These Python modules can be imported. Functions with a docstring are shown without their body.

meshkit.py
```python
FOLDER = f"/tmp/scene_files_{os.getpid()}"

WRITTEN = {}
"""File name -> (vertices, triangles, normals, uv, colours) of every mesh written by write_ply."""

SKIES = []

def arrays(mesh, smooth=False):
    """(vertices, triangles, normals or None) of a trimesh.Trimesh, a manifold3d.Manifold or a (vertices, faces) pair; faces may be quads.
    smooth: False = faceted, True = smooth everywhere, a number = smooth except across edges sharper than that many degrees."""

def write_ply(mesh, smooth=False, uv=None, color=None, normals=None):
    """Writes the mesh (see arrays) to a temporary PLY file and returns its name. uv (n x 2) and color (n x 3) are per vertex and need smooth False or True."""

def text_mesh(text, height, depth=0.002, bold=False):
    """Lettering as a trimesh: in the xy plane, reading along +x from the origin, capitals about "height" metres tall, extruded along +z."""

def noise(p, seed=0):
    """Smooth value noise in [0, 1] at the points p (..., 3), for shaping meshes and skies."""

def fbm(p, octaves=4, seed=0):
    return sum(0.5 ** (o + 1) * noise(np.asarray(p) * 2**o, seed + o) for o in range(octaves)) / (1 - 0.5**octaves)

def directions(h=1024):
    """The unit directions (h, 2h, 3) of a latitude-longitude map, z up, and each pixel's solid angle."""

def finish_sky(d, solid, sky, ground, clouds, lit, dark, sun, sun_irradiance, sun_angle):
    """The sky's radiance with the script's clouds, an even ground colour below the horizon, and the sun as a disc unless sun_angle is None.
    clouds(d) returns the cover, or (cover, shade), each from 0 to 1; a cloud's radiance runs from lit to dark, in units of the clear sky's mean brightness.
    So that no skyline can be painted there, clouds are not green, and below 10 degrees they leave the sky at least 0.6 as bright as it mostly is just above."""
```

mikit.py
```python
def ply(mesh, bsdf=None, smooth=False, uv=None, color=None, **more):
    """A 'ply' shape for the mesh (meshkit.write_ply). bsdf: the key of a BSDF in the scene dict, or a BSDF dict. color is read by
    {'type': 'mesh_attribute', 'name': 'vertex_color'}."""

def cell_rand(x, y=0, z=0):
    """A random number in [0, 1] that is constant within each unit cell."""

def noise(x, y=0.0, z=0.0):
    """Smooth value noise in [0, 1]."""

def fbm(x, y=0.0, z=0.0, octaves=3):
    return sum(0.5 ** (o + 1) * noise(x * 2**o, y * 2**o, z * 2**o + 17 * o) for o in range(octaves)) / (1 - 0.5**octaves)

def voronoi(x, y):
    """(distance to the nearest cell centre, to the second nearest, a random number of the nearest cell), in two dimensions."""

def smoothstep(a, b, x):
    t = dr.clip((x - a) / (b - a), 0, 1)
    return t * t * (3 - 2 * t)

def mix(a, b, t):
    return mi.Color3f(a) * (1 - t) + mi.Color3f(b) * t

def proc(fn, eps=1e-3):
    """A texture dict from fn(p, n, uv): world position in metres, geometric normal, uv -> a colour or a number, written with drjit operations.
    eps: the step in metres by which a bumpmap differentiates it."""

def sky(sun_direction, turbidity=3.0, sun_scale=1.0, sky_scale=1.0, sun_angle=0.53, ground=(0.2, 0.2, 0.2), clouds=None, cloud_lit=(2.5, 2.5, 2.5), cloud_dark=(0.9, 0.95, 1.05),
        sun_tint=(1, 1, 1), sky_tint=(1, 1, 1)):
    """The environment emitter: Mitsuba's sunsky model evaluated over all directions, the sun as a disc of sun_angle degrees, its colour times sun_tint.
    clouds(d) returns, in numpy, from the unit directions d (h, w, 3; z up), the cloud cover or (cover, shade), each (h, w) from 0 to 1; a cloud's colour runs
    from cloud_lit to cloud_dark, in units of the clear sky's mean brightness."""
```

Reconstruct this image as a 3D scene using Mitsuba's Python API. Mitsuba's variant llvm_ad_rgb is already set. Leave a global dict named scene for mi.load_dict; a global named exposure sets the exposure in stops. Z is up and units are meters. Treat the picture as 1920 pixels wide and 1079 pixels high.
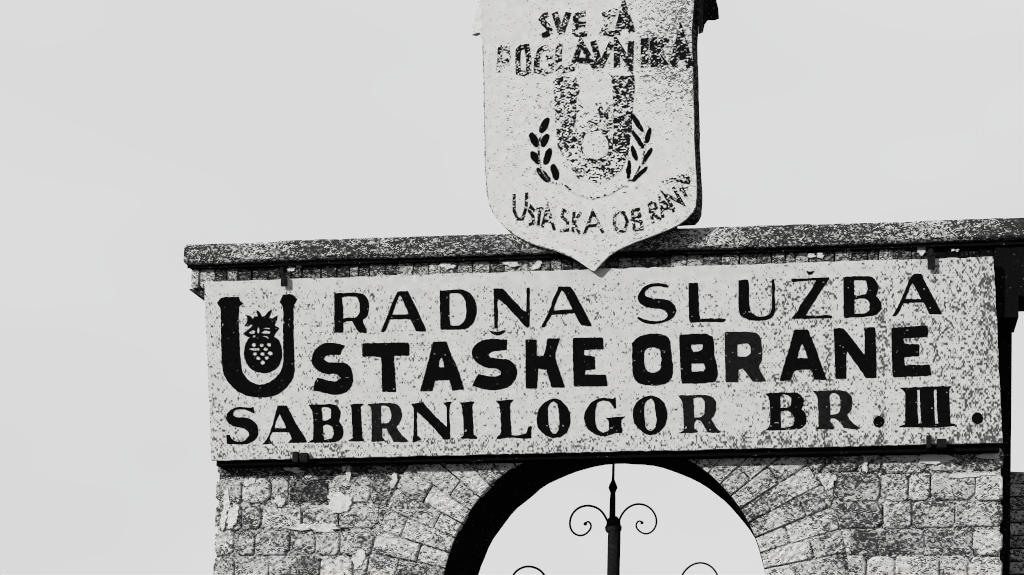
import math, random
import numpy as np, trimesh, mitsuba as mi, drjit as dr, mikit, meshkit
from shapely.geometry import Polygon, LineString, box as sbox
from shapely.ops import unary_union

scene, labels = {'type': 'scene'}, {}
T = mi.ScalarTransform4f
rng = random.Random(7)

# ---------------------------------------------------------------- camera
CAM = dict(f=3230.17224, px=1088.52741, py=1291.64989, yaw=-0.16811, pitch=0.05964, roll=-0.02354, eye=(3.76414, -9.40637, 1.6))
def camera_axes():
    y, p, r = CAM['yaw'], CAM['pitch'], CAM['roll']
    f = np.array([math.sin(y), math.cos(y), 0]); s = np.array([math.cos(y), -math.sin(y), 0]); d = np.array([0, 0, -1.0])
    f2 = f * math.cos(p) - d * math.sin(p); d2 = d * math.cos(p) + f * math.sin(p)
    return s * math.cos(r) + d2 * math.sin(r), -s * math.sin(r) + d2 * math.cos(r), f2
right, down, fwd = camera_axes()
eye = np.array(CAM['eye'])
scene['camera'] = {'type': 'perspective', 'fov_axis': 'x', 'fov': math.degrees(2 * math.atan(960 / CAM['f'])),
    'principal_point_offset_x': (960 - CAM['px']) / 1920, 'principal_point_offset_y': (539.5 - CAM['py']) / 1079,
    'near_clip': 0.1, 'far_clip': 2000.0,
    'to_world': T().look_at(origin=eye.tolist(), target=(eye + fwd).tolist(), up=(-down).tolist())}

# ---------------------------------------------------------------- light: a bright, evenly hazy white sky with a hard sun from the front left
SUN = (-0.545, -0.755, 0.36)
def haze(d):
    return 1.0, np.clip(.5 + 1.6 * (meshkit.fbm(d * np.array([2.2, 2.2, 4.5]) + 3.7, 4, 5) - .5), 0, 1)
scene['sky'] = mikit.sky(SUN, turbidity=3, sun_scale=1.0, sun_tint=(0.75, 1.0, 1.68), sun_angle=0.6, ground=(0.12, 0.12, 0.12),
    clouds=haze, cloud_lit=(2.14 * 1.07,) * 3, cloud_dark=(2.14 * .93,) * 3)
exposure = 2.29

# ---------------------------------------------------------------- materials (all grey: the place is known only in black and white)
def grain(p, a=150.0, b=68.0, s=0.0, zs=1.0):
    "fine gritty pattern, about 0.5 +- 0.16"
    return 0.6 * mikit.noise(p.x * a + s, p.y * a + 3.1, p.z * a * zs) + 0.4 * mikit.noise(p.x * b + 9.7, p.y * b + s, p.z * b * zs)
def grey(v):
    return mi.Color3f(v)
def gritty(name, pale, dark, cover, low=0.12, lowf=2.3, a=170.0, b=76.0, seed=0.0, soft=0.11, zs=1.0, extra=None, relief=0):
    "a pale surface with dark grit on it; cover ~ share of dark grit, varied by low-frequency dirt"
    thr = 0.5 + 0.17 * {0.02: -2.05, 0.05: -1.65, 0.1: -1.28, 0.15: -1.04, 0.2: -.84, 0.3: -.52, 0.4: -.25, 0.5: 0, 0.6: .25, 0.7: .52, 0.8: .84, 0.9: 1.28, 0.97: 1.9}[cover]
    def fn(p, n, uv):
        g = grain(p, a, b, seed, zs)
        t = thr + low * (mikit.fbm(p.x * lowf + seed, p.y * lowf, p.z * lowf, octaves=3) - 0.5) * 2
        if extra is not None:
            t = t + extra(p)
        k = mikit.smoothstep(t - soft, t + soft, g)
        tone = 0.94 + 0.10 * mikit.noise(p.x * 30 + seed, p.y * 30, p.z * 30)
        return grey(dark + (pale * tone - dark) * k)
    d = {'type': 'diffuse', 'reflectance': mikit.proc(fn)}
    if relief:
        d = {'type': 'bumpmap', 'arbitrary': mikit.proc(relief_height, eps=.003), 'scale': relief, 'bsdf': d}
    scene[name] = {'type': 'twosided', 'bsdf': d}
def relief_height(p, n, uv):
    return mikit.noise(p.x * 46, p.y * 46, p.z * 46) + .45 * mikit.noise(p.x * 120, p.y * 120, p.z * 120)

PALE = 0.40
def sign_dirt(p):
    # weathering of the board: dirty right end, dirty lower edge, vertical seams where rain has run down
    x, z = p.x, p.z
    v = 0.02 + 0.08 * mikit.smoothstep(3.7, 4.4, x) + 0.09 * mikit.smoothstep(3.62, 3.5, z) + 0.05 * mikit.smoothstep(2.6, 3.6, x)
    v = v - 0.10 * mikit.smoothstep(4.36, 4.44, z) * mikit.smoothstep(4.0, 3.6, x)
    for cx, w, k in ((0.76, .02, .12), (1.9, .015, .07), (2.46, .012, .10), (2.98, .012, .11), (3.50, .02, .16), (3.79, .022, .17), (4.33, .03, .10), (0.62, .03, .08), (1.28, .05, .05)):
        d = (x - cx + 0.02 * (mikit.noise(z * 9, cx) - .5)) / w
        v = v + k * dr.exp(-d * d) * mikit.smoothstep(.25, .6, mikit.noise(z * 6.0, cx * 7))
    return v
gritty('white_board', PALE, 0.06, 0.1, low=0.13, lowf=3.0, zs=0.5, a=165, b=78, soft=.12, extra=sign_dirt, seed=3.0)
def shield_dirt(p):
    return 0.16 * mikit.smoothstep(2.2, 2.7, p.x) * mikit.smoothstep(5.1, 5.5, p.z) - 0.05 + 0.04 * mikit.smoothstep(2.2, 2.7, p.x)
gritty('shield_white', PALE * 0.97, 0.06, 0.1, low=0.12, lowf=3.5, a=165, b=72, soft=.10, seed=11.0, extra=shield_dirt)
def paint(name, v, chip=0.02, tone=0.6):
    thr = {0.02: .17, 0.0: -1}[chip]
    def fn(p, n, uv):
        g = grain(p, 120, 60, 5.0)
        k = mikit.smoothstep(thr + .03, thr - .03, g)
        return grey(v * (1 - tone / 2 + tone * mikit.noise(p.x * 60, p.y * 60, p.z * 60)) * (1 - k) + 0.3 * k)
    scene[name] = {'type': 'twosided', 'bsdf': {'type': 'diffuse', 'reflectance': mikit.proc(fn)}}
paint('black_paint', 0.003)
paint('faded_black_paint', 0.008, tone=0.9)
def worn(name, thr, seed, lowk=.3, wear=None):
    def fn(p, n, uv):
        g = grain(p, 125, 54, seed)
        t = thr + lowk * (mikit.fbm(p.x * 5 + seed, p.y * 5, p.z * 5, octaves=2) - .5)
        if wear is not None: t = t + wear(p)
        k = mikit.smoothstep(t - .05, t + .05, g)
        return grey(0.005 + (PALE * .96 - 0.008) * k)
    scene[name] = {'type': 'twosided', 'bsdf': {'type': 'diffuse', 'reflectance': mikit.proc(fn)}}
worn('worn_paint_strong', 0.60, 1.0, .28)
worn('worn_paint_half', 0.50, 2.0)
worn('worn_paint_faint', 0.41, 4.0)
worn('worn_paint_emblem', 0.42, 8.0, .34, wear=lambda p: .12 * mikit.smoothstep(2.15, 2.5, p.x) + .22 * mikit.smoothstep(4.85, 5.25, p.z) - .15)
worn('worn_paint_ghost', 0.33, 6.0)
gritty('brick_pale', 0.40, 0.04, 0.3, low=0.20, lowf=9, a=165, b=70, soft=.13, seed=20.0, relief=0.01)
gritty('brick_mid', 0.37, 0.035, 0.4, low=0.22, lowf=9, a=165, b=70, soft=.13, seed=24.0, relief=0.011)
gritty('brick_dirty', 0.33, 0.03, 0.6, low=0.22, lowf=8, a=165, b=70, soft=.13, seed=28.0, relief=0.012)
gritty('brick_soot_and_shade', 0.20, 0.015, 0.7, low=0.20, lowf=7, a=165, b=70, soft=.13, seed=32.0, relief=0.012)  # dark brick: soot, and shade put into the colour
gritty('mortar', 0.34, 0.02, 0.5, low=0.30, lowf=8, a=165, b=70, soft=.12, seed=36.0, relief=0.012)
gritty('plaster', 0.42, 0.03, 0.05, low=0.16, lowf=9, seed=40.0, relief=0.006)
gritty('cornice_stone', 0.37, 0.025, 0.6, low=0.20, lowf=3.2, a=165, b=72, soft=.10, seed=44.0, relief=0.007, extra=lambda p: 0.20 * mikit.smoothstep(3.9, 4.5, p.x))
gritty('shade_and_joint_black', 0.16, 0.004, 0.97, low=0.09, lowf=5, seed=48.0)  # near-black with shade put into the colour; also dark joints of the low wall
gritty('dark_brick', 0.40, 0.02, 0.5, low=0.10, lowf=5, seed=52.0, relief=0.01)
gritty('earth', 0.20, 0.08, 0.4, low=0.1, lowf=0.4, a=22, b=7, seed=56.0)
gritty('black_iron', 0.016, 0.008, 0.7, seed=60.0)
gritty('edge_wood', 0.20, 0.006, 0.8, low=.12, lowf=7, seed=64.0)

# ---------------------------------------------------------------- helpers
count = {}
def key_for(base):
    n = count.get(base, 0); count[base] = n + 1
    return base if n == 0 else f'{base}_{n:03d}'
def part(parent, name, mesh, mat, smooth=False, label=None, kind=None):
    k = key_for(f'{parent}__{name}')
    scene[k] = mikit.ply(mesh, mat, smooth=smooth)
    if label or kind:
        labels[k] = {}
        if label: labels[k]['label'] = label
        if kind: labels[k]['kind'] = kind
    return k
def thing(key, label, category, group=None):
    labels[key] = {'label': label, 'category': category}
    if group: labels[key]['group'] = group
    return key
def jit(a):
    return rng.uniform(-a, a)
def box(x0, x1, y0, y1, z0, z1):
    m = trimesh.creation.box(extents=(x1 - x0, y1 - y0, z1 - z0)); m.apply_translation(((x0 + x1) / 2, (y0 + y1) / 2, (z0 + z1) / 2)); return m
def front_prism(poly, y0, y1):
    "shapely polygon in (x, z), extruded from y0 (front) to y1"
    m = trimesh.creation.extrude_polygon(poly, y1 - y0, engine='earcut')
    v = m.vertices.copy(); m.vertices = np.stack([v[:, 0], y1 - v[:, 2], v[:, 1]], 1)
    return m
def smooth_ring(pts, cut=0.2):
    "rounds the gentle corners of an outline and keeps its sharp ones"
    p = np.asarray(pts, float); out = []
    for a, b, c in zip(np.roll(p, 1, 0), p, np.roll(p, -1, 0)):
        d, e = b - a, c - b
        turn = abs(math.degrees(math.atan2(d[0] * e[1] - d[1] * e[0], d @ e)))
        k = cut if turn < 48 else .04
        out += [b - d * k, b + e * k]
    return np.array(out)
def densify(p, step, closed=True):
    q = np.roll(p, -1, 0); out = []
    for a, b in zip(p, q) if closed else zip(p[:-1], p[1:]):
        n = max(1, int(np.linalg.norm(b - a) / step))
        out += [a + (b - a) * t / n for t in range(n)]
    if not closed: out.append(p[-1])
    return np.array(out)
def ragged(p, amp, freq, seed):
    q = np.stack([p[:, 0] * freq, p[:, 1] * freq, np.full(len(p), seed * 1.7)], 1)
    return p + amp * 2 * np.stack([meshkit.noise(q, seed) - .5, meshkit.noise(q + 31.3, seed + 5) - .5], 1)
def glyph(rings, amp=0.0022, seed=1, step=.006):
    ps = [Polygon(ragged(densify(smooth_ring(r), step), amp, 85, seed)).buffer(0) for r in rings]
    g = ps[0]
    for h in ps[1:]: g = g.difference(h)
    return g
def plate(poly, depth, O, U, V, N):
    "polygon in the local (u, v) plane with origin O, raised by depth along the outward normal N, sunk 2 mm"
    ms = [trimesh.creation.extrude_polygon(g, depth + .002, engine='earcut') for g in getattr(poly, 'geoms', [poly]) if g.area > 1e-6]
    m = trimesh.util.concatenate(ms); v = m.vertices
    m.vertices = O + v[:, :1] * U + v[:, 1:2] * V + (v[:, 2:] - .002) * N
    if np.dot(np.cross(U, V), N) < 0: m.invert()
    return m
def tube(path, r, n=8, r1=None):
    P = np.asarray(path, float); m = len(P); rad = np.linspace(r, r if r1 is None else r1, m)
    t = np.gradient(P, axis=0); t /= np.linalg.norm(t, axis=1, keepdims=True)
    ref = np.array([0.0, 1, 0]); vs = []
    for i in range(m):
        a = np.cross(t[i], ref); a /= np.linalg.norm(a); b = np.cross(t[i], a)
        vs += [P[i] + rad[i] * (math.cos(k * 2 * math.pi / n) * a + math.sin(k * 2 * math.pi / n) * b) for k in range(n)]
    f = []
    for i in range(m - 1):
        for k in range(n):
            a, b = i * n + k, i * n + (k + 1) % n
            f += [[a, b, b + n], [a, b + n, a + n]]
    vs += [P[0], P[-1]]
    for k in range(n):
        f += [[m * n, (k + 1) % n, k], [m * n + 1, (m - 1) * n + k, (m - 1) * n + (k + 1) % n]]
    me = trimesh.Trimesh(np.array(vs), np.array(f), process=False); me.fix_normals(); return me
def spline(pts, n=48):
    from scipy.interpolate import CubicSpline
    p = np.asarray(pts, float); s = np.concatenate([[0], np.cumsum(np.linalg.norm(np.diff(p, axis=0), axis=1))])
    return CubicSpline(s, p)(np.linspace(0, s[-1], n))
def lathe(profile, x, y, n=14):
    m = trimesh.creation.revolve(np.asarray(profile, float), sections=n); m.apply_translation((x, y, 0)); return m
def block(poly, y_front, y_back, ch=.005):
    "one brick or stone: outline in (x, z), chamfered front edge, slightly tilted face"
    p = np.asarray(poly.exterior.coords)[:-1]
    if Polygon(p).exterior.is_ccw is False: p = p[::-1]
    c = p.mean(0); d = p - c; L = np.linalg.norm(d, axis=1, keepdims=True)
    inner = p - d / L * np.minimum(ch * 1.5, L * .3)
    k = len(p); ax, az = jit(.03), jit(.03)
    yf = y_front + (inner - c) @ np.array([ax, az])
    v = np.vstack([np.c_[p[:, 0], np.full(k, y_back), p[:, 1]], np.c_[p[:, 0], np.full(k, y_front + ch), p[:, 1]], np.c_[inner[:, 0], yf, inner[:, 1]], [[c[0], y_front - .001, c[1]]]])
    f = []
    for i in range(k):
        j = (i + 1) % k
        f += [[i, j, k + j], [i, k + j, k + i], [k + i, k + j, 2 * k + j], [k + i, 2 * k + j, 2 * k + i], [2 * k + i, 2 * k + j, 3 * k]]
    return trimesh.Trimesh(v, np.array(f), process=False)
def rough_rect(x0, x1, z0, z1, r=.018):
    w, h = x1 - x0, z1 - z0; a = min(r, w * .25, h * .25)
    q = [(x0 + a * rng.uniform(.4, 1.3), z0), ((x0 + x1) / 2, z0 + jit(.004)), (x1 - a * rng.uniform(.4, 1.3), z0), (x1, z0 + a * rng.uniform(.4, 1.3)), (x1 + jit(.003), z1 - a * rng.uniform(.4, 1.3)),
         (x1 - a * rng.uniform(.4, 1.3), z1), ((x0 + x1) / 2, z1 + jit(.004)), (x0 + a * rng.uniform(.4, 1.3), z1), (x0, z1 - a * rng.uniform(.4, 1.3)), (x0 + jit(.003), z0 + a * rng.uniform(.4, 1.3))]
    return Polygon(q)

# ---------------------------------------------------------------- ground
g = trimesh.Trimesh(*(lambda n, s: (np.array([[ (i / n - .5) * s, (j / n - .5) * s, 0.0] for i in range(n + 1) for j in range(n + 1)]),
    np.array([t for i in range(n) for j in range(n) for t in ([i * (n + 1) + j, (i + 1) * (n + 1) + j, (i + 1) * (n + 1) + j + 1], [i * (n + 1) + j, (i + 1) * (n + 1) + j + 1, i * (n + 1) + j + 1])])))(40, 1600.0), process=False)
scene['ground'] = mikit.ply(g, 'earth'); labels['ground'] = {'kind': 'structure', 'label': 'bare trodden earth below the gateway'}

# ---------------------------------------------------------------- the gateway wall
W, AX, AZ, AR, DEP = 4.44, 2.2734, 2.6611, 0.9175, 0.77
RO = AR + 0.44
ZT, ZB, YC = 4.70, 4.585, -0.175          # cornice slab
gw = thing('brick_gateway', 'weathered pale brick gateway wall with round arch and thick cornice', 'gateway')
th = np.linspace(0, math.pi, 49)
opening = Polygon([(AX + AR, -1)] + [(AX + AR * math.cos(t), AZ + AR * math.sin(t)) for t in th] + [(AX - AR, -1)])
core = sbox(0.012, -.02, W - 0.012, 3.46).union(sbox(0.012, 3.4, W - .07, 4.2)).difference(opening.buffer(.02))
part(gw, 'core', front_prism(core, .012, DEP - .004), 'mortar')
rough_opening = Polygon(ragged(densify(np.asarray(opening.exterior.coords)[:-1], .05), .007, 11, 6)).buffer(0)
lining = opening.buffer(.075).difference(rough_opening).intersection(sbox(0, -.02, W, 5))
part(gw, 'arch_lining', front_prism(lining, .019, DEP), 'shade_and_joint_black', label='inner face of the arch, its shade put into the black colour')  # near-black colour holds the shade inside the arch

MATS = ['brick_pale', 'brick_mid', 'brick_dirty', 'brick_soot_and_shade']
def pick(wts):
    return rng.choices(MATS, wts)[0]
circle = Polygon([(AX + (RO + .012) * math.cos(t), AZ + (RO + .012) * math.sin(t)) for t in np.linspace(0, 2 * math.pi, 73)])
inner_jambs = sbox(AX - RO - .012, -1, AX + RO + .012, AZ)
z, rest, row = 0.0, [], 0
edges = [0.02]
hs = [.15, .148, .155, .146, .152]
while edges[-1] < 4.3:
    edges.append(edges[-1] + hs[len(edges) % 5])
# shift so that a course joint falls at z = 3.21
k = min(range(len(edges)), key=lambda i: abs(edges[i] - 3.21)); edges = [e + 3.21 - edges[k] for e in edges]
for r in range(len(edges) - 1):
    z0, z1 = edges[r] + .005, edges[r + 1] - .005
    for (xa, xb, side) in ((0.0, AX, 'l'), (AX, W, 'r')):
        x = xa if side == 'l' else xb; lastw = rng.uniform(.10, .2)
        spans = []
        first = True
        while True:
            w = rng.uniform(.17, .26) if rng.random() < .65 else rng.uniform(.10, .16)
            if first and r % 2: w = rng.uniform(.11, .16)
            first = False
            s = (x, x + w) if side == 'l' else (x - w, x)
            spans.append(s); x = s[1] if side == 'l' else s[0]
            if (side == 'l' and x > AX) or (side == 'r' and x < AX): break
        for (a, b) in spans:
            q = rough_rect(a + .004 * (a > .01), b - .004 * (b < W - .01), z0 + jit(.006), z1 + jit(.006), .03)
            if z1 > 3.53: q = q.intersection(sbox(-1, 0, W - .065, 9))
            q = q.difference(circle).difference(inner_jambs)
            if q.is_empty: continue
            if q.geom_type != 'Polygon': q = max(q.geoms, key=lambda t: t.area)
            if q.area < .0045: continue
            q = q.simplify(.004)
            me = block(q, jit(.006), .05)
            cx, cz = q.centroid.x, q.centroid.y
            if cz < 2.45 or cz > 3.72: rest.append(me); continue
            if cx < 1.6:
                m = pick((0, .2, 3, 5)) if cz > 3.33 else pick((1.5, 4, 3, 0)) if cz > 3.1 else pick((4, 5, 1.5, 0))  # courses just below the board: soot plus the shadow of the board as colour
                if abs(cx - .60) < .13 and abs(cz - 3.24) < .07: m = 'brick_soot_and_shade'
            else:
                m = pick((3, 4, 2.2, 0)) if cz < 3.33 else pick((.5, 2, 4, 2))  # darker brick mix below the board carries its shadow too
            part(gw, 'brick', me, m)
# lower jambs of the arch, below its spring, and everything below the picture
zz = 0.0
while zz < AZ - .05:
    z1 = min(zz + .15, AZ)
    for a, b in ((AX - RO, AX - AR), (AX + AR, AX + RO)):
        rest.append(block(rough_rect(a + .006, b - .006, zz + .006, z1 - .006), jit(.004), .05))
    zz = z1
part(gw, 'masonry', trimesh.util.concatenate(rest), 'brick_mid', kind='stuff')
# two rings of wedge stones round the arch
NV = 32
for i in range(NV):
    t0, t1 = math.pi * i / NV, math.pi * (i + 1) / NV
    cut = AR + (.15 if i % 2 else .28) + jit(.025)
    for r0, r1 in ((AR, cut - .005), (cut + .005, RO + jit(.012))):
        g0, g1 = .004 / r0, .004 / r1
        mid = (t0 + t1) / 2
        pts = [(r0, t0 + g0), (r1 - .012, t0 + g1), (r1, t0 + g1 + .012 / r1), (r1, mid), (r1, t1 - g1 - .012 / r1), (r1 - .012, t1 - g1), (r0, t1 - g0), (r0, mid)]
        poly = Polygon([(AX + r * math.cos(t), AZ + r * math.sin(t)) for r, t in pts])
        m = pick((5, 3, .8, 0)) if mid < 1.2 else (pick((2, 3, 4, 0)) if mid < 2.5 else pick((4, 4, 1.5, 0)))
        part(gw, 'arch_brick', block(poly, jit(.005), .05), m)
# frieze under the cornice: upright bricks on a backing, with corbelled ends; shade of the cornice put into their dark colours
ZF = ZB - .015
fb = Polygon([(-.155, ZF), (-.155, 4.455), (0.02, 4.36), (0.02, 3.75), (4.42, 3.75), (4.42, 4.12), (4.485, 4.12), (4.485, 4.215), (4.60, 4.215), (4.60, ZF)])
part(gw, 'frieze_backing', front_prism(fb.difference(sbox(4.36, 3, 5, 5)), -.072, .2), 'brick_soot_and_shade')
x = -.165; i = 0
while x < 4.38:
    w = .078 + jit(.026); zb = 4.455 if x < 0 else 4.34
    if x < -.1:
        m = 'brick_mid'
    else:
        m = 'shade_and_joint_black' if x > 4.04 else pick((.4, 1.2, 4, 4)) if x > .9 else pick((0, .1, 1, 4))
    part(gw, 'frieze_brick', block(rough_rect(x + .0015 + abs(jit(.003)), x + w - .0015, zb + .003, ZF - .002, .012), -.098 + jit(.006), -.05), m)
    x += w; i += 1
part(gw, 'corbel', front_prism(Polygon([(-.168, 4.452), (-.168, 4.446), (0.03, 4.34), (0.03, 4.352), (-.150, 4.452)]), -.1, .2), 'brick_soot_and_shade')
part(gw, 'corbel', front_prism(Polygon([(4.385, ZF - .003), (4.385, 4.176), (4.505, 4.176), (4.505, 4.293), (5.1, 4.293), (5.1, ZF - .003)]), -.11, .2), 'shade_and_joint_black', label='stepped corbel under the right end of the cornice, its shade put into the black colour')  # shadow on this corbel is put into its black colour
# cornice slab with ragged edges
def ragged_slab(x0, x1, y0, y1, z0, z1, n=150):
    xs = np.linspace(x0, x1, n); prof = [(y0 + .012, z0), (y0, z0 + .012), (y0, (z0 + z1) / 2), (y0 + .004, z1 - .02), (y0 + .02, z1), (y1, z1), (y1, z0)]
    v = []
    for i, xx in enumerate(xs):
        for j, (yy, zz) in enumerate(prof):
            q = np.array([[xx * 16, j * 3.7, 0.5]]); dz = (meshkit.noise(q, 3)[0] - .5) * .009 if j < 6 else 0; dy = (meshkit.noise(q + 9, 8)[0] - .5) * .010 if j < 5 else 0
            v.append((xx, yy + dy, zz + dz))
    k = len(prof); f = []
    for i in range(n - 1):
        for j in range(k):
            a, b = i * k + j, i * k + (j + 1) % k
            f += [[a, b, b + k], [a, b + k, a + k]]
    for j in range(1, k - 1):
        f += [[0, j, j + 1], [(n - 1) * k, (n - 1) * k + j + 1, (n - 1) * k + j]]
    m = trimesh.Trimesh(np.array(v), np.array(f), process=False); m.fix_normals(); return m
joints = [-.181, .374, .984, 1.57, 2.2, 2.83, 3.41, 4.02, 4.63, 5.3]
for a, b in zip(joints[:-1], joints[1:]):
    q = jit(.003)
    part(gw, 'coping_stone', ragged_slab(a + .0015, b - .0015, YC + jit(.004), DEP + .12, ZB + q, ZT + q + jit(.003), 24), 'cornice_stone')
part(gw, 'cornice_shade_strip', ragged_slab(-.172, 5.2, -.135, DEP + .05, ZB - .014, ZB - .001), 'shade_and_joint_black', label='added black strip for the shade under the cornice slab')  # added strip: black colour in place of shade under the slab
# the narrow set-back strip at the right end of the wall
part(gw, 'side_pier', front_prism(sbox(W - .06, 0, 4.492, 4.27), .16, DEP - .02), 'shade_and_joint_black', label='narrow set-back pier at the right edge of the wall, its shade put into the black colour')  # shade of the recess is put into the near-black colour
# patches of render that still cling to the bricks
def blob(cx, cz, rx, rz, seed, amp=.62, n=64):
    t = np.linspace(0, 2 * math.pi, n, endpoint=False); seed = int(seed)
    nz = meshkit.fbm(np.stack([np.cos(t) * 2.6 + seed, np.sin(t) * 2.6, np.full(n, seed * .7)], 1), 3, seed)
    rr = 1 + amp * 2 * (nz - .5) * 2
    return Polygon(np.c_[cx + rx * rr * np.cos(t), cz + rz * rr * np.sin(t)]).buffer(0)
def cling(cx, cz, rx, rz, seed):
    r = random.Random(int(seed) * 13 + 1)
    return unary_union([blob(cx + rx * r.uniform(-.7, .7), cz + rz * r.uniform(-.7, .7), rx * r.uniform(.25, .62), rz * r.uniform(.25, .62), seed * 7 + k, .34) for k in range(7)])
def patch(poly, y, mat='plaster'):
    poly = poly.simplify(.003)
    for gme in getattr(poly, 'geoms', [poly]):
        if gme.area > 1e-4: part(gw, 'render_patch', front_prism(gme, y - .006, y + .018), mat)
for a in [(0.78, 3.211, 0.0992, 0.0682, 1, 1, -0.004), (0.455, 3.407, 0.0496, 0.0155, 2, 1, -0.004), (0.78, 3.411, 0.0248, 0.062, 3, 1, -0.004), (0.371, 3.228, 0.0434, 0.031, 4, 1, -0.004), (0.601, 3.067, 0.155, 0.0248, 5, 1, -0.004), (0.083, 3.167, 0.0558, 0.124, 6, 1, -0.004), (0.86, 2.888, 0.0558, 0.0434, 7, 1, -0.004), (4.058, 3.437, 0.093, 0.031, 8, 1, -0.004), (3.742, 3.466, 0.062, 0.0124, 9, 1, -0.004), (3.709, 3.416, 0.0155, 0.0434, 10, 1, -0.004), (4.354, 3.451, 0.093, 0.0155, 11, 1, -0.004), (4.271, 3.348, 0.124, 0.0155, 12, 1, -0.004), (3.532, 3.315, 0.0279, 0.0372, 13, 1, -0.004), (3.157, 3.199, 0.0372, 0.0186, 14, 1, -0.004), (0.206, 3.338, 0.0372, 0.031, 15, 1, -0.004), (1.066, 3.347, 0.031, 0.0496, 16, 1, -0.004), (0.44, 4.548, 0.0279, 0.0217, 20, 0, -0.10400000000000001), (0.487, 4.568, 0.0186, 0.0124, 21, 0, -0.10400000000000001), (1.368, 4.543, 0.0434, 0.0217, 22, 0, -0.10400000000000001), (1.738, 4.539, 0.0496, 0.0217, 23, 0, -0.10400000000000001), (1.89, 4.529, 0.0372, 0.0248, 24, 0, -0.10400000000000001), (3.43, 4.544, 0.0434, 0.0186, 25, 0, -0.10400000000000001), (3.995, 4.557, 0.0248, 0.0279, 26, 0, -0.10400000000000001), (4.169, 4.549, 0.0217, 0.0093, 27, 0, -0.10400000000000001)]:
    patch(cling(*a[:5]).intersection(sbox(.015 if a[6] > -.05 else -.2, 2, W - .02, 5)).difference(circle if a[5] else Polygon()), a[6])

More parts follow.
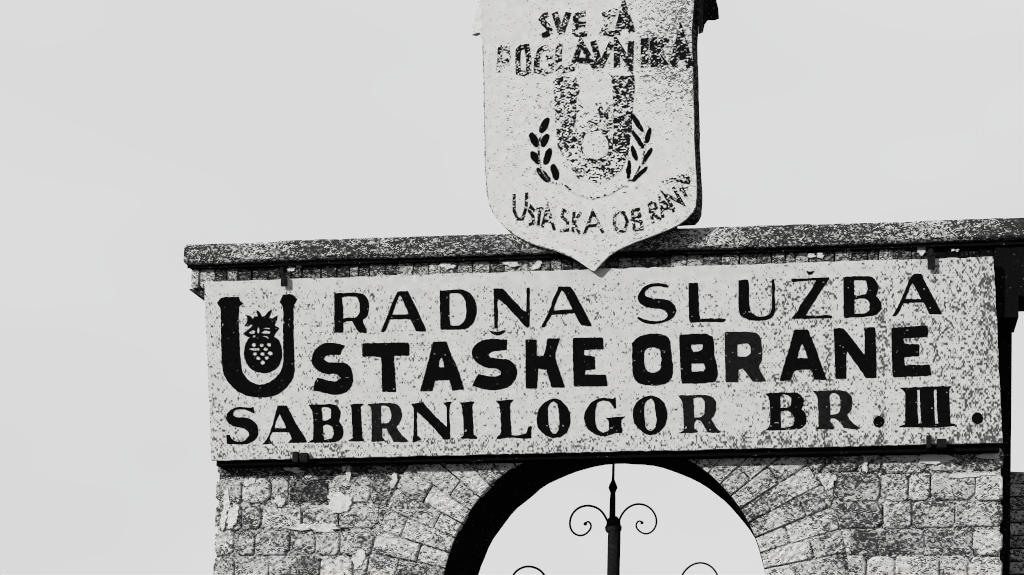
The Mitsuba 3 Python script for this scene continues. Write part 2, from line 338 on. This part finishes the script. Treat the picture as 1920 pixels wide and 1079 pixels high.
# ---------------------------------------------------------------- lettering data: outlines in millimetres in the plane of the board (b) or of the shield (s)
DATA = """R1 b 736,928 822,929 898,926 923,907 937,876 941,844 935,807 924,789 903,778 908,755 918,737 929,722 925,702 883,705 868,724 844,769 823,771 791,764 790,707 739,708/780,900 796,910 860,908 879,892 886,865 888,817 865,789 848,785 823,790 788,786 789,847
A1 b 1011,708 1050,801 1069,853 1100,921 1112,931 1164,930 1175,911 1201,862 1222,821 1243,772 1273,715 1270,702 1214,706 1197,745 1180,771 1139,776 1063,774 1047,736 1036,710 1022,705/1075,800 1100,868 1116,910 1127,900 1144,863 1172,802 1138,799
D1 b 1349,927 1383,929 1458,932 1491,929 1524,910 1549,877 1560,849 1564,821 1556,773 1546,745 1509,712 1460,709 1354,711/1406,909 1416,913 1462,912 1483,893 1498,867 1504,822 1501,774 1484,745 1460,731 1443,729 1410,732 1405,833
N1 b 1658,931 1705,932 1726,917 1738,897 1763,872 1788,848 1825,807 1843,800 1845,862 1847,890 1844,906 1846,932 1861,932 1865,906 1861,886 1864,826 1863,718 1852,711 1838,717 1813,747 1764,800 1726,841 1689,869 1679,862 1679,834 1684,810 1682,746 1684,712 1664,713 1661,827
A1 b 1930,715 1968,788 1986,831 1988,851 2021,918 2023,933 2090,932 2105,916 2129,875 2144,843 2154,831 2179,779 2212,719 2208,713 2155,718 2139,740 2114,786 2057,782 1988,779 1968,748 1950,714 1936,711/1997,809 2016,862 2040,913 2052,907 2073,869 2104,806 2053,804 2002,801
S1 b 2638,922 2615,934 2571,939 2531,935 2500,919 2476,892 2466,861 2477,833 2505,812 2549,803 2600,797 2624,784 2635,766 2629,750 2609,735 2573,730 2525,735 2493,747 2473,757 2466,747 2486,732 2514,719 2558,716 2597,720 2637,732 2669,753 2682,784 2674,812 2656,832 2640,843 2616,849 2580,852 2520,861 2506,875 2504,891 2520,910 2547,920 2583,923 2619,915 2633,912
L1 b 2746,934 2795,934 2799,907 2803,848 2804,770 2813,736 2862,740 2947,737 2951,729 2939,718 2859,722 2807,721 2760,718 2752,728 2747,830
U1 b 3018,941 3068,945 3074,916 3075,853 3078,799 3086,771 3106,751 3133,741 3176,746 3197,769 3202,829 3198,910 3200,942 3209,942 3215,909 3214,855 3218,801 3214,753 3192,732 3155,722 3122,722 3079,726 3047,739 3027,757 3020,784
Z1 b 3303,939 3314,942 3442,944 3504,945 3504,934 3491,916 3464,876 3438,834 3407,786 3383,744 3445,740 3493,744 3520,738 3520,727 3445,726 3308,727 3311,737 3337,764 3348,793 3379,835 3411,883 3437,930 3421,933 3306,926
caron1 b 3382,984 3400,978 3425,983 3415,967 3400,961 3390,967
B1 b 3581,945 3634,946 3708,947 3740,936 3761,911 3768,879 3760,850 3754,839 3778,815 3787,788 3782,761 3758,738 3721,731 3586,727/3637,928 3698,924 3709,902 3712,870 3699,849 3656,843 3639,846/3640,821 3662,829 3699,827 3720,811 3725,773 3716,755 3689,747 3642,746
A1 b 3843,731 3869,775 3889,817 3909,870 3935,933 3950,951 3992,952 4000,932 4025,883 4057,824 4105,733 4037,737 4021,772 4007,799 3952,800 3897,796 3885,764 3867,733 3853,729/3909,818 3930,875 3946,904 3967,869 3994,816
S2 b 800,632 772,643 738,648 683,651 645,631 618,603 606,571 608,538 625,509 659,484 702,473 731,477 761,470 780,452 761,436 740,432 702,437 663,450 640,454 625,432 617,385 668,372 724,358 770,357 813,372 838,396 850,432 850,465 837,506 816,530 790,537 744,538 701,541 677,557 688,577 722,583 773,582 785,608
T2 b 901,644 1110,643 1168,641 1177,629 1177,570 1087,570 1092,501 1102,367 1020,371 1019,462 1014,563 967,570 904,569
A2 b 1241,368 1262,445 1283,521 1315,644 1391,644 1416,572 1454,500 1494,376 1427,370 1409,430 1326,426 1312,370/1347,502 1351,540 1361,555 1373,540 1379,502
S2 b 1737,645 1664,654 1603,650 1555,622 1537,593 1538,558 1562,522 1617,493 1677,490 1702,472 1702,455 1678,443 1636,445 1575,460 1557,428 1542,396 1606,374 1678,367 1750,384 1789,430 1798,477 1779,512 1749,536 1689,543 1641,550 1631,565 1652,585 1736,590
caron2 b 1638,699 1683,691 1728,699 1724,687 1687,669 1650,680
K2 b 1841,645 1904,644 1905,557 1943,553 1955,585 1966,649 2035,648 2006,555 2030,478 2067,376 1990,379 1962,477 1914,483 1909,375 1846,376
E2 b 2106,649 2276,647 2281,583 2172,582 2169,554 2231,545 2235,475 2179,470 2176,447 2294,442 2305,381 2115,381
O2 b 2438,616 2473,648 2527,662 2589,663 2636,645 2651,611 2657,528 2665,492 2666,431 2636,392 2574,378 2485,388 2454,413 2442,452/2505,566 2523,585 2554,589 2590,580 2599,551 2602,476 2587,457 2551,448 2520,462 2506,495
B2 b 2697,654 2832,660 2881,642 2889,593 2890,532 2904,497 2912,431 2897,394 2822,387 2716,387 2709,435 2703,540/2764,600 2828,599 2826,573 2807,562 2776,558 2765,578/2766,495 2834,496 2843,467 2834,454 2795,451 2768,451
R2 b 2946,664 3108,661 3139,636 3148,588 3154,518 3132,471 3145,440 3176,392 3102,391 3076,428 3047,464 3023,458 3024,390 2954,392 2950,514/3015,595 3069,601 3087,585 3090,546 3066,527 3018,530
A2 b 3246,394 3265,466 3297,571 3322,668 3394,668 3430,587 3460,501 3499,395 3433,398 3418,451 3365,454 3325,446 3304,396/3341,515 3350,560 3363,593 3376,574 3396,514
N2 b 3533,670 3581,672 3600,653 3639,602 3699,525 3700,601 3694,672 3753,672 3760,528 3765,402 3707,402 3655,478 3606,546 3602,517 3604,400 3547,401 3540,532
E2 b 3838,667 4027,676 4032,641 4028,615 3902,609 3909,580 3987,576 3987,514 3908,509 3911,466 4044,466 4052,409 3849,403 3842,550
S3 b 261,296 268,256 252,263 226,276 196,284 161,283 142,270 140,252 157,237 205,237 248,226 279,201 292,168 290,131 266,102 228,86 184,81 141,87 119,85 103,88 102,139 121,137 132,116 158,99 193,97 223,111 238,136 231,156 205,175 140,186 110,207 97,232 105,261 131,285 174,298 226,293 244,288
A3 b 316,81 348,114 374,183 399,273 405,300 461,300 489,243 528,177 580,99 580,89 469,88 492,112 473,149 374,152 359,114 376,85 331,83/387,173 399,220 417,254 434,224 460,171
B3 b 589,304 698,305 732,305 762,291 779,260 775,227 769,207 788,186 797,146 789,113 759,91 678,88 584,89 618,107 619,188 615,262/666,286 698,291 722,277 724,228 699,212 675,212 669,249/675,184 699,191 729,179 742,142 729,110 682,102 676,147
I3 b 834,302 909,305 911,299 896,287 899,226 906,112 919,93 830,94 826,98 853,112 846,206 841,283
R3 b 938,300 991,306 1083,306 1117,294 1132,267 1139,235 1126,198 1106,172 1127,134 1173,93 1169,87 1090,87 1068,126 1047,163 1022,163 1022,119 1039,94 959,89 963,103 962,225 955,282/1014,291 1042,293 1067,280 1076,248 1074,211 1055,193 1017,192
N3 b 1188,301 1259,306 1280,281 1318,240 1369,191 1398,165 1397,260 1395,280 1374,304 1424,309 1413,287 1410,259 1414,179 1417,98 1378,98 1340,143 1277,209 1224,256 1223,201 1227,120 1253,102 1219,86 1199,86 1206,141 1207,270
I3 b 1467,303 1492,304 1556,306 1542,290 1545,217 1552,121 1572,108 1568,100 1486,101 1477,105 1496,121 1491,218 1482,287
L3 b 1678,309 1779,315 1756,288 1761,204 1768,116 1817,117 1850,127 1862,163 1880,167 1877,99 1842,97 1768,106 1684,97 1684,107 1707,125 1706,205 1699,281
O3 b 1909,198 1914,250 1938,286 1975,311 2011,318 2048,306 2081,268 2098,220 2098,172 2082,132 2050,107 2009,98 1965,110 1936,134 1915,158/1972,217 1971,269 1987,295 2003,303 2022,288 2032,256 2037,200 2033,145 2021,123 2001,121 1985,141 1976,173
G3 b 2175,199 2178,238 2198,274 2230,305 2274,318 2315,312 2335,310 2349,319 2353,260 2343,258 2331,280 2311,298 2283,303 2250,293 2239,261 2235,206 2242,162 2260,134 2289,124 2315,137 2314,189 2298,205 2344,210 2406,212 2384,196 2383,160 2391,141 2387,123 2357,123 2333,117 2297,104 2260,110 2224,123 2191,151
O3 b 2445,215 2449,262 2472,298 2508,319 2548,326 2588,314 2616,288 2632,252 2639,213 2629,165 2606,134 2578,115 2546,108 2510,119 2478,147 2454,175/2509,226 2510,277 2524,301 2546,310 2562,296 2568,261 2576,225 2579,182 2570,146 2546,131 2522,143 2514,171
R3 b 2694,324 2778,323 2857,324 2885,311 2903,284 2905,244 2894,213 2878,194 2899,154 2919,130 2931,126 2927,117 2860,119 2844,147 2819,185 2798,189 2786,175 2786,144 2808,126 2800,118 2701,119 2729,133 2728,192 2719,290/2780,305 2796,313 2826,310 2840,292 2844,253 2839,218 2819,202 2784,203
B3 b 3169,328 3270,330 3340,329 3363,315 3379,290 3376,263 3366,239 3384,224 3394,189 3392,161 3373,140 3338,130 3171,127 3198,152 3199,234 3192,300/3251,311 3266,322 3293,316 3311,299 3310,264 3294,248 3253,247/3254,229 3291,234 3314,221 3330,189 3323,154 3303,143 3257,139
R3 b 3425,336 3518,338 3571,339 3610,329 3633,306 3638,267 3631,228 3610,207 3627,174 3655,150 3682,134 3659,127 3593,136 3574,167 3546,189 3523,189 3520,171 3539,152 3540,128 3443,132 3458,145 3457,230 3452,304/3514,311 3529,325 3549,324 3570,306 3574,272 3573,229 3558,210 3521,206 3519,257
dot3 b 3749,167 3757,189 3779,199 3802,188 3811,166 3802,143 3780,133 3758,144
III3 b 3886,346 3991,348 4072,352 4160,351 4147,340 4148,269 4154,173 4156,153 4184,147 4182,140 4081,131 3887,137 3887,143 3919,150 3916,233 3917,310 3909,332/3978,333 3993,334 3996,232 4004,155 3986,154 3981,252/4065,333 4080,335 4084,231 4092,152 4075,151 4068,251
dot3 b 4264,179 4272,201 4295,211 4317,201 4327,178 4318,156 4296,146 4273,156
Uemb b 39,893 70,924 169,921 179,896 198,884 171,868 170,748 182,560 192,495 233,443 288,419 342,425 396,459 430,504 439,562 436,710 437,861 415,884 433,929 484,932 518,900 498,866 495,805 500,612 507,515 498,451 451,394 397,359 329,347 227,355 152,392 97,451 73,510 65,685 64,854
flame b 211,821 241,811 255,795 265,810 285,807 277,846 295,834 309,809 326,809 339,828 368,848 359,815 353,796 377,798 404,812 394,778 384,756 413,739 394,717 381,692 408,678 425,639 432,588 419,536 382,498 322,483 260,500 223,533 203,586 206,637 225,682 242,688 218,695 196,715 225,731 242,746 259,759 242,763 225,750 205,760 221,779 224,798/247,648 256,658 271,655 274,641 261,635/293,645 301,653 318,651 319,637 306,633/335,648 344,658 362,653 364,639 349,636/318,621 327,632 344,628 344,615 331,610/231,623 240,630 293,630 296,616 261,614/253,596 261,606 278,602 280,589 267,584/298,595 306,606 324,603 325,588 311,584/342,596 350,609 371,604 374,590 358,586/275,571 283,582 300,577 301,564 287,559/324,574 332,584 348,580 349,567 336,561/301,546 309,559 326,554 327,539 313,533/232,719 255,731 272,725 264,712 245,711/278,729 286,751 297,735 293,714 285,713/305,718 327,729 359,721 357,708 327,711/310,738 333,746 359,741 357,735 333,739/254,693 260,706 273,700 266,688/306,693 327,699 351,686 347,681 327,692
outline s -8,46 95,147 241,200 380,241 488,287 549,350 559,434 546,612 534,805 521,1131 513,1263 511,1355 518,1459 524,1577 484,1671 243,1734 -77,1793 -403,1792 -669,1765 -708,1670 -701,1552 -705,1460 -690,1379 -676,1088 -665,834 -655,641 -634,475 -591,390 -532,325 -440,256 -345,210 -231,173 -125,125 -29,53
Sa s -308,1521 -332,1511 -346,1493 -334,1472 -311,1452 -298,1427 -309,1406 -342,1398
Va s -271,1525 -230,1398/-230,1398 -190,1517
Ea s -147,1496 -150,1390/-151,1493 -91,1503/-148,1443 -89,1439/-155,1392 -80,1383
Za s 5,1479 76,1497 10,1384 87,1365
Aa s 91,1362 127,1512 178,1366/110,1412 162,1410
Pa s -585,1357 -591,1213/-585,1357 -544,1345 -533,1308 -546,1269 -584,1258
Oa s -478,1330 -480,1263 -474,1203 -442,1192 -414,1205 -415,1273 -429,1346 -462,1345 -478,1330
Ga s -303,1330 -348,1322 -367,1268 -369,1205 -320,1189 -284,1201 -283,1260 -318,1268
La s -239,1343 -243,1280 -238,1191 -148,1200
Ab s -159,1198 -115,1339 -28,1185/-140,1239 -57,1231
Vb s -45,1340 0,1187/0,1187 64,1322
Nb s 95,1178 92,1311 170,1183 171,1319
Ib s 249,1327 251,1164
Kb s 296,1327 307,1162/374,1319 307,1240 370,1156
Ac s 408,1153 451,1322 508,1140/430,1209 485,1208
Uc s -480,509 -478,414 -456,366 -428,364 -409,425 -407,512
Sc s -360,406 -381,431 -390,408 -367,375 -362,336 -390,330
Tc s -348,413 -308,417/-328,416 -336,318
Ad s -313,309 -284,421 -241,289/-302,347 -260,337
Sd s -163,385 -192,399 -201,364 -166,330 -165,284 -209,283
Kc s -131,383 -135,266/-92,380 -131,320 -93,259
Ae s -69,254 -24,375 38,255/-50,299 17,299
Od s 102,351 100,297 124,255 159,258 174,308 153,359 122,367 102,351
Bc s 200,368 214,259/200,368 235,373 243,334 207,317 252,302 257,263 214,259
Rc s 293,400 318,290/293,400 323,413 336,377 305,353 360,306
Af s 372,317 354,426 433,344/365,364 402,369
Nc s 433,359 377,448 478,390 426,482
Ag s 500,423 452,515 518,499/461,464 507,469
borderline s -215,549 -110,484 -30,453 64,470 157,518
arcline s 368,510 452,534 498,540 518,506
Ushield s -270,1146 -248,1159 -137,1141 -113,1081 -133,1003 -129,842 -112,725 -81,665 -7,630 51,655 79,724 83,847 81,955 70,1079 62,1138 113,1126 193,1126 202,1060 190,946 186,802 167,674 133,591 54,539 -19,537 -108,566 -183,629 -230,727 -250,911
ballring s -26,841 -85,824 -109,768 -97,709 -59,670 -7,655 43,670 72,711 67,769 40,814 -26,841
ballflame s -86,861 -57,894 -27,877 -14,934 7,976 30,938 59,964 75,898 83,861 47,850 -20,862
leafa s -291,925 -337,845
leafb s -393,850 -350,766
leafc s -292,834 -324,767
leafd s -387,743 -336,666
leafe s -279,753 -303,660
leaff s -351,646 -274,563
leafg s -260,664 -233,568
leafh s 183,910 251,804
leafi s 292,822 270,738
leafj s 189,816 257,710
leafk s 191,730 218,642
leafl s 303,710 248,621
leafm s 178,652 174,545
leafn s 280,605 196,532
stema s -334,845 -346,765 -336,666 -313,610 -270,560 -233,553
stemb s 252,804 264,710 244,622 199,536 174,538
ground s -255,1137 -151,1128 -119,1001 73,985 84,1128 186,1119 201,758 167,660 111,578 -49,554 -169,643 -231,749
balldisc s -26,834 -70,823 -102,789 -105,739 -74,693 -22,675 29,685 57,726 52,784 18,819
"""
items = []
for ln in DATA.strip().splitlines():
    nm, where, body = ln.split(' ', 2)
    items.append((nm, where, [np.array([[float(c) / 1000 for c in q.split(',')] for q in ring.split()]) for ring in body.split('/')]))

# ---------------------------------------------------------------- the sign board
TILT = .08
BO = np.array([0, -.12, 3.45]); BU = np.array([1.0, 0, 0]); BV = np.array([0, -math.sin(TILT), math.cos(TILT)]); BN = np.array([0, -math.cos(TILT), -math.sin(TILT)])
sb = thing('sign_board', 'long white board with three rows of black painted lettering across the gateway', 'sign')
rim = np.array([(.012, -.008), (4.428, .048), (4.367, 1.032), (-.040, 1.015)])
board = Polygon(ragged(densify(rim, .02), .0035, 30, 4))
part(sb, 'panel', (lambda m: m)(plate(board, 0.0, BO, BU, BV, BN)), 'white_board')
del scene[sb + '__panel']; count.pop(sb + '__panel')
m = trimesh.creation.extrude_polygon(board, .028, engine='earcut'); v = m.vertices.copy()
m.vertices = BO + v[:, :1] * BU + v[:, 1:2] * BV + (v[:, 2:] - .028) * BN
if np.dot(np.cross(BU, BV), BN) < 0: m.invert()
part(sb, 'panel', m, 'white_board')
for i, (dx) in enumerate((.5, 2.2, 4.0)):
    part(sb, 'batten', box(dx, dx + .07, -.09, -.0, 3.52, 4.3), 'edge_wood')
part(sb, 'under_board_shade', front_prism(Polygon([(.03, 3.418), (4.415, 3.464), (4.415, 3.50), (.03, 3.452)]), -.088, .005), 'black_paint', label='added black strip for the shadow under the lower edge of the board')  # added strip that paints the shadow band under the board
FADED = {'R3', 'R2'}
for i, (nm, where, rings) in enumerate(items):
    if where != 'b': continue
    poly = glyph(rings, seed=i + 1)
    mat = 'faded_black_paint' if nm in FADED else 'black_paint'
    name = {'Uemb': 'emblem', 'flame': 'emblem__grenade'}.get(nm, 'caron' if nm.startswith('caron') else 'full_stop' if nm.startswith('dot') else 'letter')
    lab = {'Uemb': 'tall black letter U with flared tips', 'flame': 'flaming ball with small white squares inside the letter U'}.get(nm)
    part(sb, name, plate(poly, .0025, BO, BU, BV, BN), mat, label=lab)

# ---------------------------------------------------------------- the shield on the cornice
SA = math.radians(6)
SO = np.array([2.239, -.25, 4.40]); SU = np.array([math.cos(SA), -math.sin(SA), 0]); SV = np.array([0, 0, 1.0]); SN = np.array([-math.sin(SA), -math.cos(SA), 0])
sh = thing('shield', 'tall white shield with worn lettering and wreath standing on the cornice', 'shield')
outline = next(r for n, w, r in items if n == 'outline')[0]
sp = Polygon(ragged(densify(smooth_ring(outline, .22), .02), .003, 30, 9)).buffer(0)
face = plate(sp, 0.0, SO, SU, SV, SN)
def slab_of(poly, back):
    m = trimesh.creation.extrude_polygon(poly, back - .012, engine='earcut'); v = m.vertices.copy()
    m.vertices = SO + v[:, :1] * SU + v[:, 1:2] * SV + (v[:, 2:] - back) * SN
    if np.dot(np.cross(SU, SV), SN) < 0: m.invert()
    return m
# the lower tip hangs in front of the cornice and is thin; above the cornice the shield is a deep box
inset = sp.buffer(-.001)
edge = trimesh.util.concatenate([slab_of(inset.intersection(sbox(-2, -1, 2, .32)), .022), slab_of(inset.intersection(sbox(-2, .32, 2, 3)), .16)])
part(sh, 'edge', edge, 'edge_wood', label='weathered edge of the shield, coloured dark for its shaded side')  # sides coloured dark to hold the shade of the turned-away edge
m = trimesh.creation.extrude_polygon(sp, .012, engine='earcut'); v = m.vertices.copy()
m.vertices = SO + v[:, :1] * SU + v[:, 1:2] * SV + (v[:, 2:] - .012) * SN
if np.dot(np.cross(SU, SV), SN) < 0: m.invert()
part(sh, 'face', m, 'shield_white')
STROKES = dict(Sa=(.012, 'strong'), Va=(.013, 'strong'), Ea=(.012, 'strong'), Za=(.012, 'half'), Aa=(.014, 'strong'), Pa=(.010, 'half'), Oa=(.011, 'strong'), Ga=(.012, 'strong'), La=(.014, 'strong'),
    Ab=(.012, 'strong'), Vb=(.013, 'strong'), Nb=(.013, 'strong'), Ib=(.016, 'strong'), Kb=(.016, 'strong'), Ac=(.016, 'strong'), Uc=(.0062, 'strong'), Sc=(.0062, 'strong'), Tc=(.0062, 'strong'), Ad=(.0062, 'strong'), Sd=(.0062, 'strong'),
    Kc=(.0062, 'strong'), Ae=(.0062, 'strong'), Od=(.0062, 'strong'), Bc=(.0062, 'strong'), Rc=(.0062, 'strong'), Af=(.0062, 'strong'), Nc=(.0062, 'strong'), Ag=(.0062, 'strong'), borderline=(.006, 'faint'), arcline=(.008, 'half'), stema=(.0035, 'half'), stemb=(.0035, 'half'))
for i, (nm, where, rings) in enumerate(items):
    if where != 's' or nm == 'outline': continue
    if nm in STROKES:
        r, wear = STROKES[nm]
        poly = unary_union([LineString(q).buffer(r * 1.35, cap_style=2, join_style=2) for q in rings])
        name = 'wreath_stem' if nm in ('borderline', 'stema', 'stemb') else 'letter'
    elif nm.startswith('leaf'):
        a, b = rings[0]; d = b - a; L = np.linalg.norm(d); d /= L; e = np.array([-d[1], d[0]]); t = np.linspace(0, math.pi, 9); w = .021 if nm[4] < 'h' else .0135
        up = [a + d * L * (1 - math.cos(s)) / 2 + e * w * math.sin(s) ** .8 for s in t]; dn = [a + d * L * (1 - math.cos(s)) / 2 - e * w * math.sin(s) ** .8 for s in t[1:-1][::-1]]
        poly = Polygon(ragged(densify(np.array(up + dn), .006), .004, 60, i)).buffer(0); wear = None; name = 'wreath_leaf'
    elif nm == 'ground':
        poly = Polygon(rings[0]).buffer(0); wear = 'ghost'; name = 'emblem__ground'
    elif nm == 'balldisc':
        poly = Polygon(ragged(densify(rings[0], .01), .008, 60, 3)).buffer(0); wear = 'disc'; name = 'emblem__ball'
    elif nm == 'ballring':
        poly = LineString(rings[0]).buffer(.012); wear = 'half'; name = 'emblem__ring'
    elif nm == 'ballflame':
        poly = Polygon(rings[0]).buffer(0); wear = 'half'; name = 'emblem__flame'
    else:
        poly = glyph(rings, seed=i, amp=.004); wear = 'emblem'; name = 'emblem'
    lift = {'emblem': .002, 'emblem__ball': .003, 'emblem__ring': .0045, 'emblem__flame': .0035, 'emblem__ground': .001}.get(name, .0025)
    if poly.is_empty: continue
    part(sh, name, plate(poly, lift, SO, SU, SV, SN), 'black_paint' if wear is None else 'shield_white' if wear == 'disc' else 'worn_paint_' + wear)
ln = LineString(outline[22:33]).buffer(.0045).intersection(sp.buffer(-.001))
part(sh, 'border_line', plate(ln, .0025, SO, SU, SV, SN), 'worn_paint_faint')
# rolled corners at the top of the shield
for s in (-1, 1):
    cx = .572 if s > 0 else -.69
    ang = math.radians(62 if s > 0 else 50)
    q = Polygon([(0, 1.36), (.012, 1.41), (.04, 1.45), (.075, 1.468), (.118, 1.485), (.110, 1.54), (.085, 1.60), (.06, 1.68), (.045, 1.74), (0, 1.76)])
    mm = trimesh.creation.extrude_polygon(q, .03, engine='earcut'); v = mm.vertices.copy()
    d = math.cos(ang) * SU * s - math.sin(ang) * SN * 1.0
    nrm = math.cos(ang) * SN + math.sin(ang) * SU * s
    base = SO + cx * SU - (.004) * SN + SV * (-.03 if s > 0 else .03)
    mm.vertices = base + v[:, :1] * d * (1.15 if s > 0 else 1.6) + v[:, 1:2] * SV + (v[:, 2:] - .03) * nrm; mm.fix_normals()
    part(sh, 'rolled_corner', mm, 'shade_and_joint_black' if s > 0 else 'shield_white')  # right corner coloured black for its shaded side, left one stays white
# iron stays that hold it to the roof of the cornice
for dx in (-.35, .35):
    a = SO + dx * SU - .15 * SN + np.array([0, 0, .75])
    part(sh, 'stay', tube([a, (a + np.array([0, .75, 4.70 - a[2]]) * .5), np.array([a[0], a[1] + .75, 4.69])], .014), 'black_iron')

# ---------------------------------------------------------------- iron gate in the arch
ga = thing('iron_gate', 'wrought iron gate with central post and curled scrolls inside the arch', 'gate')
GY = .55
part(ga, 'post', lathe([(0, .05), (.037, .05), (.037, 3.13), (.034, 3.14), (0, 3.14)], 2.254, GY), 'black_iron')
part(ga, 'collar', lathe([(0, 3.125), (.040, 3.125), (.048, 3.14), (.050, 3.155), (.042, 3.17), (.040, 3.19), (.034, 3.205), (.018, 3.22), (0, 3.22)], 2.248, GY), 'black_iron', smooth=40)
part(ga, 'finial', lathe([(0, 3.19), (.018, 3.19), (.016, 3.33), (.014, 3.36), (.020, 3.375), (.026, 3.39), (.022, 3.405), (.013, 3.425), (.007, 3.44), (.007, 3.56), (0, 3.56)], 2.240, GY), 'black_iron', smooth=40)
S1 = [(2.215, 3.185), (2.205, 3.205), (2.17, 3.255), (2.095, 3.285), (2.02, 3.258), (1.988, 3.187), (2.008, 3.127), (2.057, 3.106), (2.100, 3.128), (2.114, 3.168), (2.097, 3.190), (2.078, 3.178)]
S2 = [(2.28, 3.19), (2.287, 3.21), (2.32, 3.262), (2.387, 3.293), (2.462, 3.270), (2.503, 3.195), (2.487, 3.140), (2.445, 3.116), (2.398, 3.137), (2.383, 3.170), (2.397, 3.193), (2.415, 3.184)]
def scroll(pts, dx=0, dz=0, k=1.0, r=.0062):
    p = np.array(pts); c = p[3]; p = (p - c) * k + c + (dx, dz)
    q = spline(p, 60); w = np.linspace(0, 6, 60)
    q = q + .004 * (np.stack([meshkit.noise(np.c_[w, w * 0 + dx * 9, w * 0], 2), meshkit.noise(np.c_[w, w * 0 + dz * 9 + 5, w * 0], 4)], 1) - .5)
    m = tube(np.c_[q[:, 0], np.full(60, GY), q[:, 1]], r, 7, r * .8)
    ball = trimesh.creation.icosphere(1, r * 1.7); ball.apply_translation((q[-1, 0], GY, q[-1, 1]))
    return trimesh.util.concatenate([m, ball])
part(ga, 'scroll', scroll(S1), 'black_iron', smooth=60)
part(ga, 'scroll', scroll(S2, r=.0055), 'black_iron', smooth=60)
part(ga, 'scroll', scroll(S1, -.347, -.364, 1.0), 'black_iron', smooth=60)
part(ga, 'scroll', scroll(S2, .369, -.350, 1.0, r=.0052), 'black_iron', smooth=60)
for x in (1.87, 2.64):
    part(ga, 'stile', tube([(x, GY, .05), (x, GY, 1.5), (x, GY, 2.83)], .012), 'black_iron')
for z in (.25, 1.25, 2.45):
    part(ga, 'rail', box(AX - AR + .01, AX + AR - .01, GY - .008, GY + .008, z - .02, z + .02), 'black_iron')
for i in range(13):
    x = AX - AR + .07 + i * .1385
    if abs(x - 2.254) < .06: continue
    part(ga, 'bar', tube([(x, GY, .06), (x, GY, 1.2), (x, GY, 2.44)], .009, 6), 'black_iron')

# ---------------------------------------------------------------- iron fixings of the board
def hook(label, boxes, tubes=()):
    key = key_for('sign_hook'); thing(key, label, 'hook', None)
    for nm, m in boxes: part(key, nm, m, 'black_iron')
    for nm, pth, r in tubes: part(key, nm, tube(pth, r), 'black_iron', smooth=50)
hook('black iron hook over the top edge of the white board, near its left end',
     [('strap', box(.432, .466, -.232, -.219, 4.415, 4.47))], [('hook_arm', spline([(.40, -.10, 4.54), (.41, -.16, 4.535), (.425, -.20, 4.51), (.443, -.222, 4.465), (.449, -.226, 4.43)], 16), .013)])
hook('black iron strap over the top edge of the white board, near its right end',
     [('strap', box(4.024, 4.062, -.232, -.219, 4.412, 4.50))], [('hook_arm', spline([(4.04, -.10, 4.53), (4.04, -.16, 4.527), (4.042, -.21, 4.51), (4.043, -.225, 4.48)], 12), .016)])
hook('pair of black iron lugs under the white board, near its left end',
     [('lug', box(.505, .538, -.151, -.10, 3.425, 3.482)), ('lug', box(.552, .592, -.151, -.10, 3.425, 3.476))])
hook('forked black iron lug under the white board, near its right end',
     [('lug', box(4.030, 4.056, -.151, -.10, 3.47, 3.536)), ('lug', box(4.085, 4.135, -.151, -.10, 3.47, 3.516))])

# ---------------------------------------------------------------- darker brick wall behind the right end
bw = thing('dark_brick_wall', 'lower dark brick wall at the far right behind the gateway', 'wall')
part(bw, 'core', box(4.30, 7.5, 1.03, 1.30, -.02, 3.54), 'shade_and_joint_black')
low = []
zz, r = .02, 0
top = 3.555
zs = list(np.arange(top, 0.1, -.077))
for r, z1 in enumerate(zs):
    x = 4.30 - (.11 if r % 2 else 0)
    while x < 7.5:
        me = block(rough_rect(x + .005, x + .225, z1 - .070, z1 + jit(.003), .01), 1.005 + jit(.006), 1.06, .005)
        if z1 > 2.6 and x < 5.3: part(bw, 'brick', me, rng.choice(['dark_brick', 'dark_brick', 'brick_mid', 'brick_dirty']))
        else: low.append(me)
        x += .23
part(bw, 'masonry', trimesh.util.concatenate(low), 'dark_brick', kind='stuff')
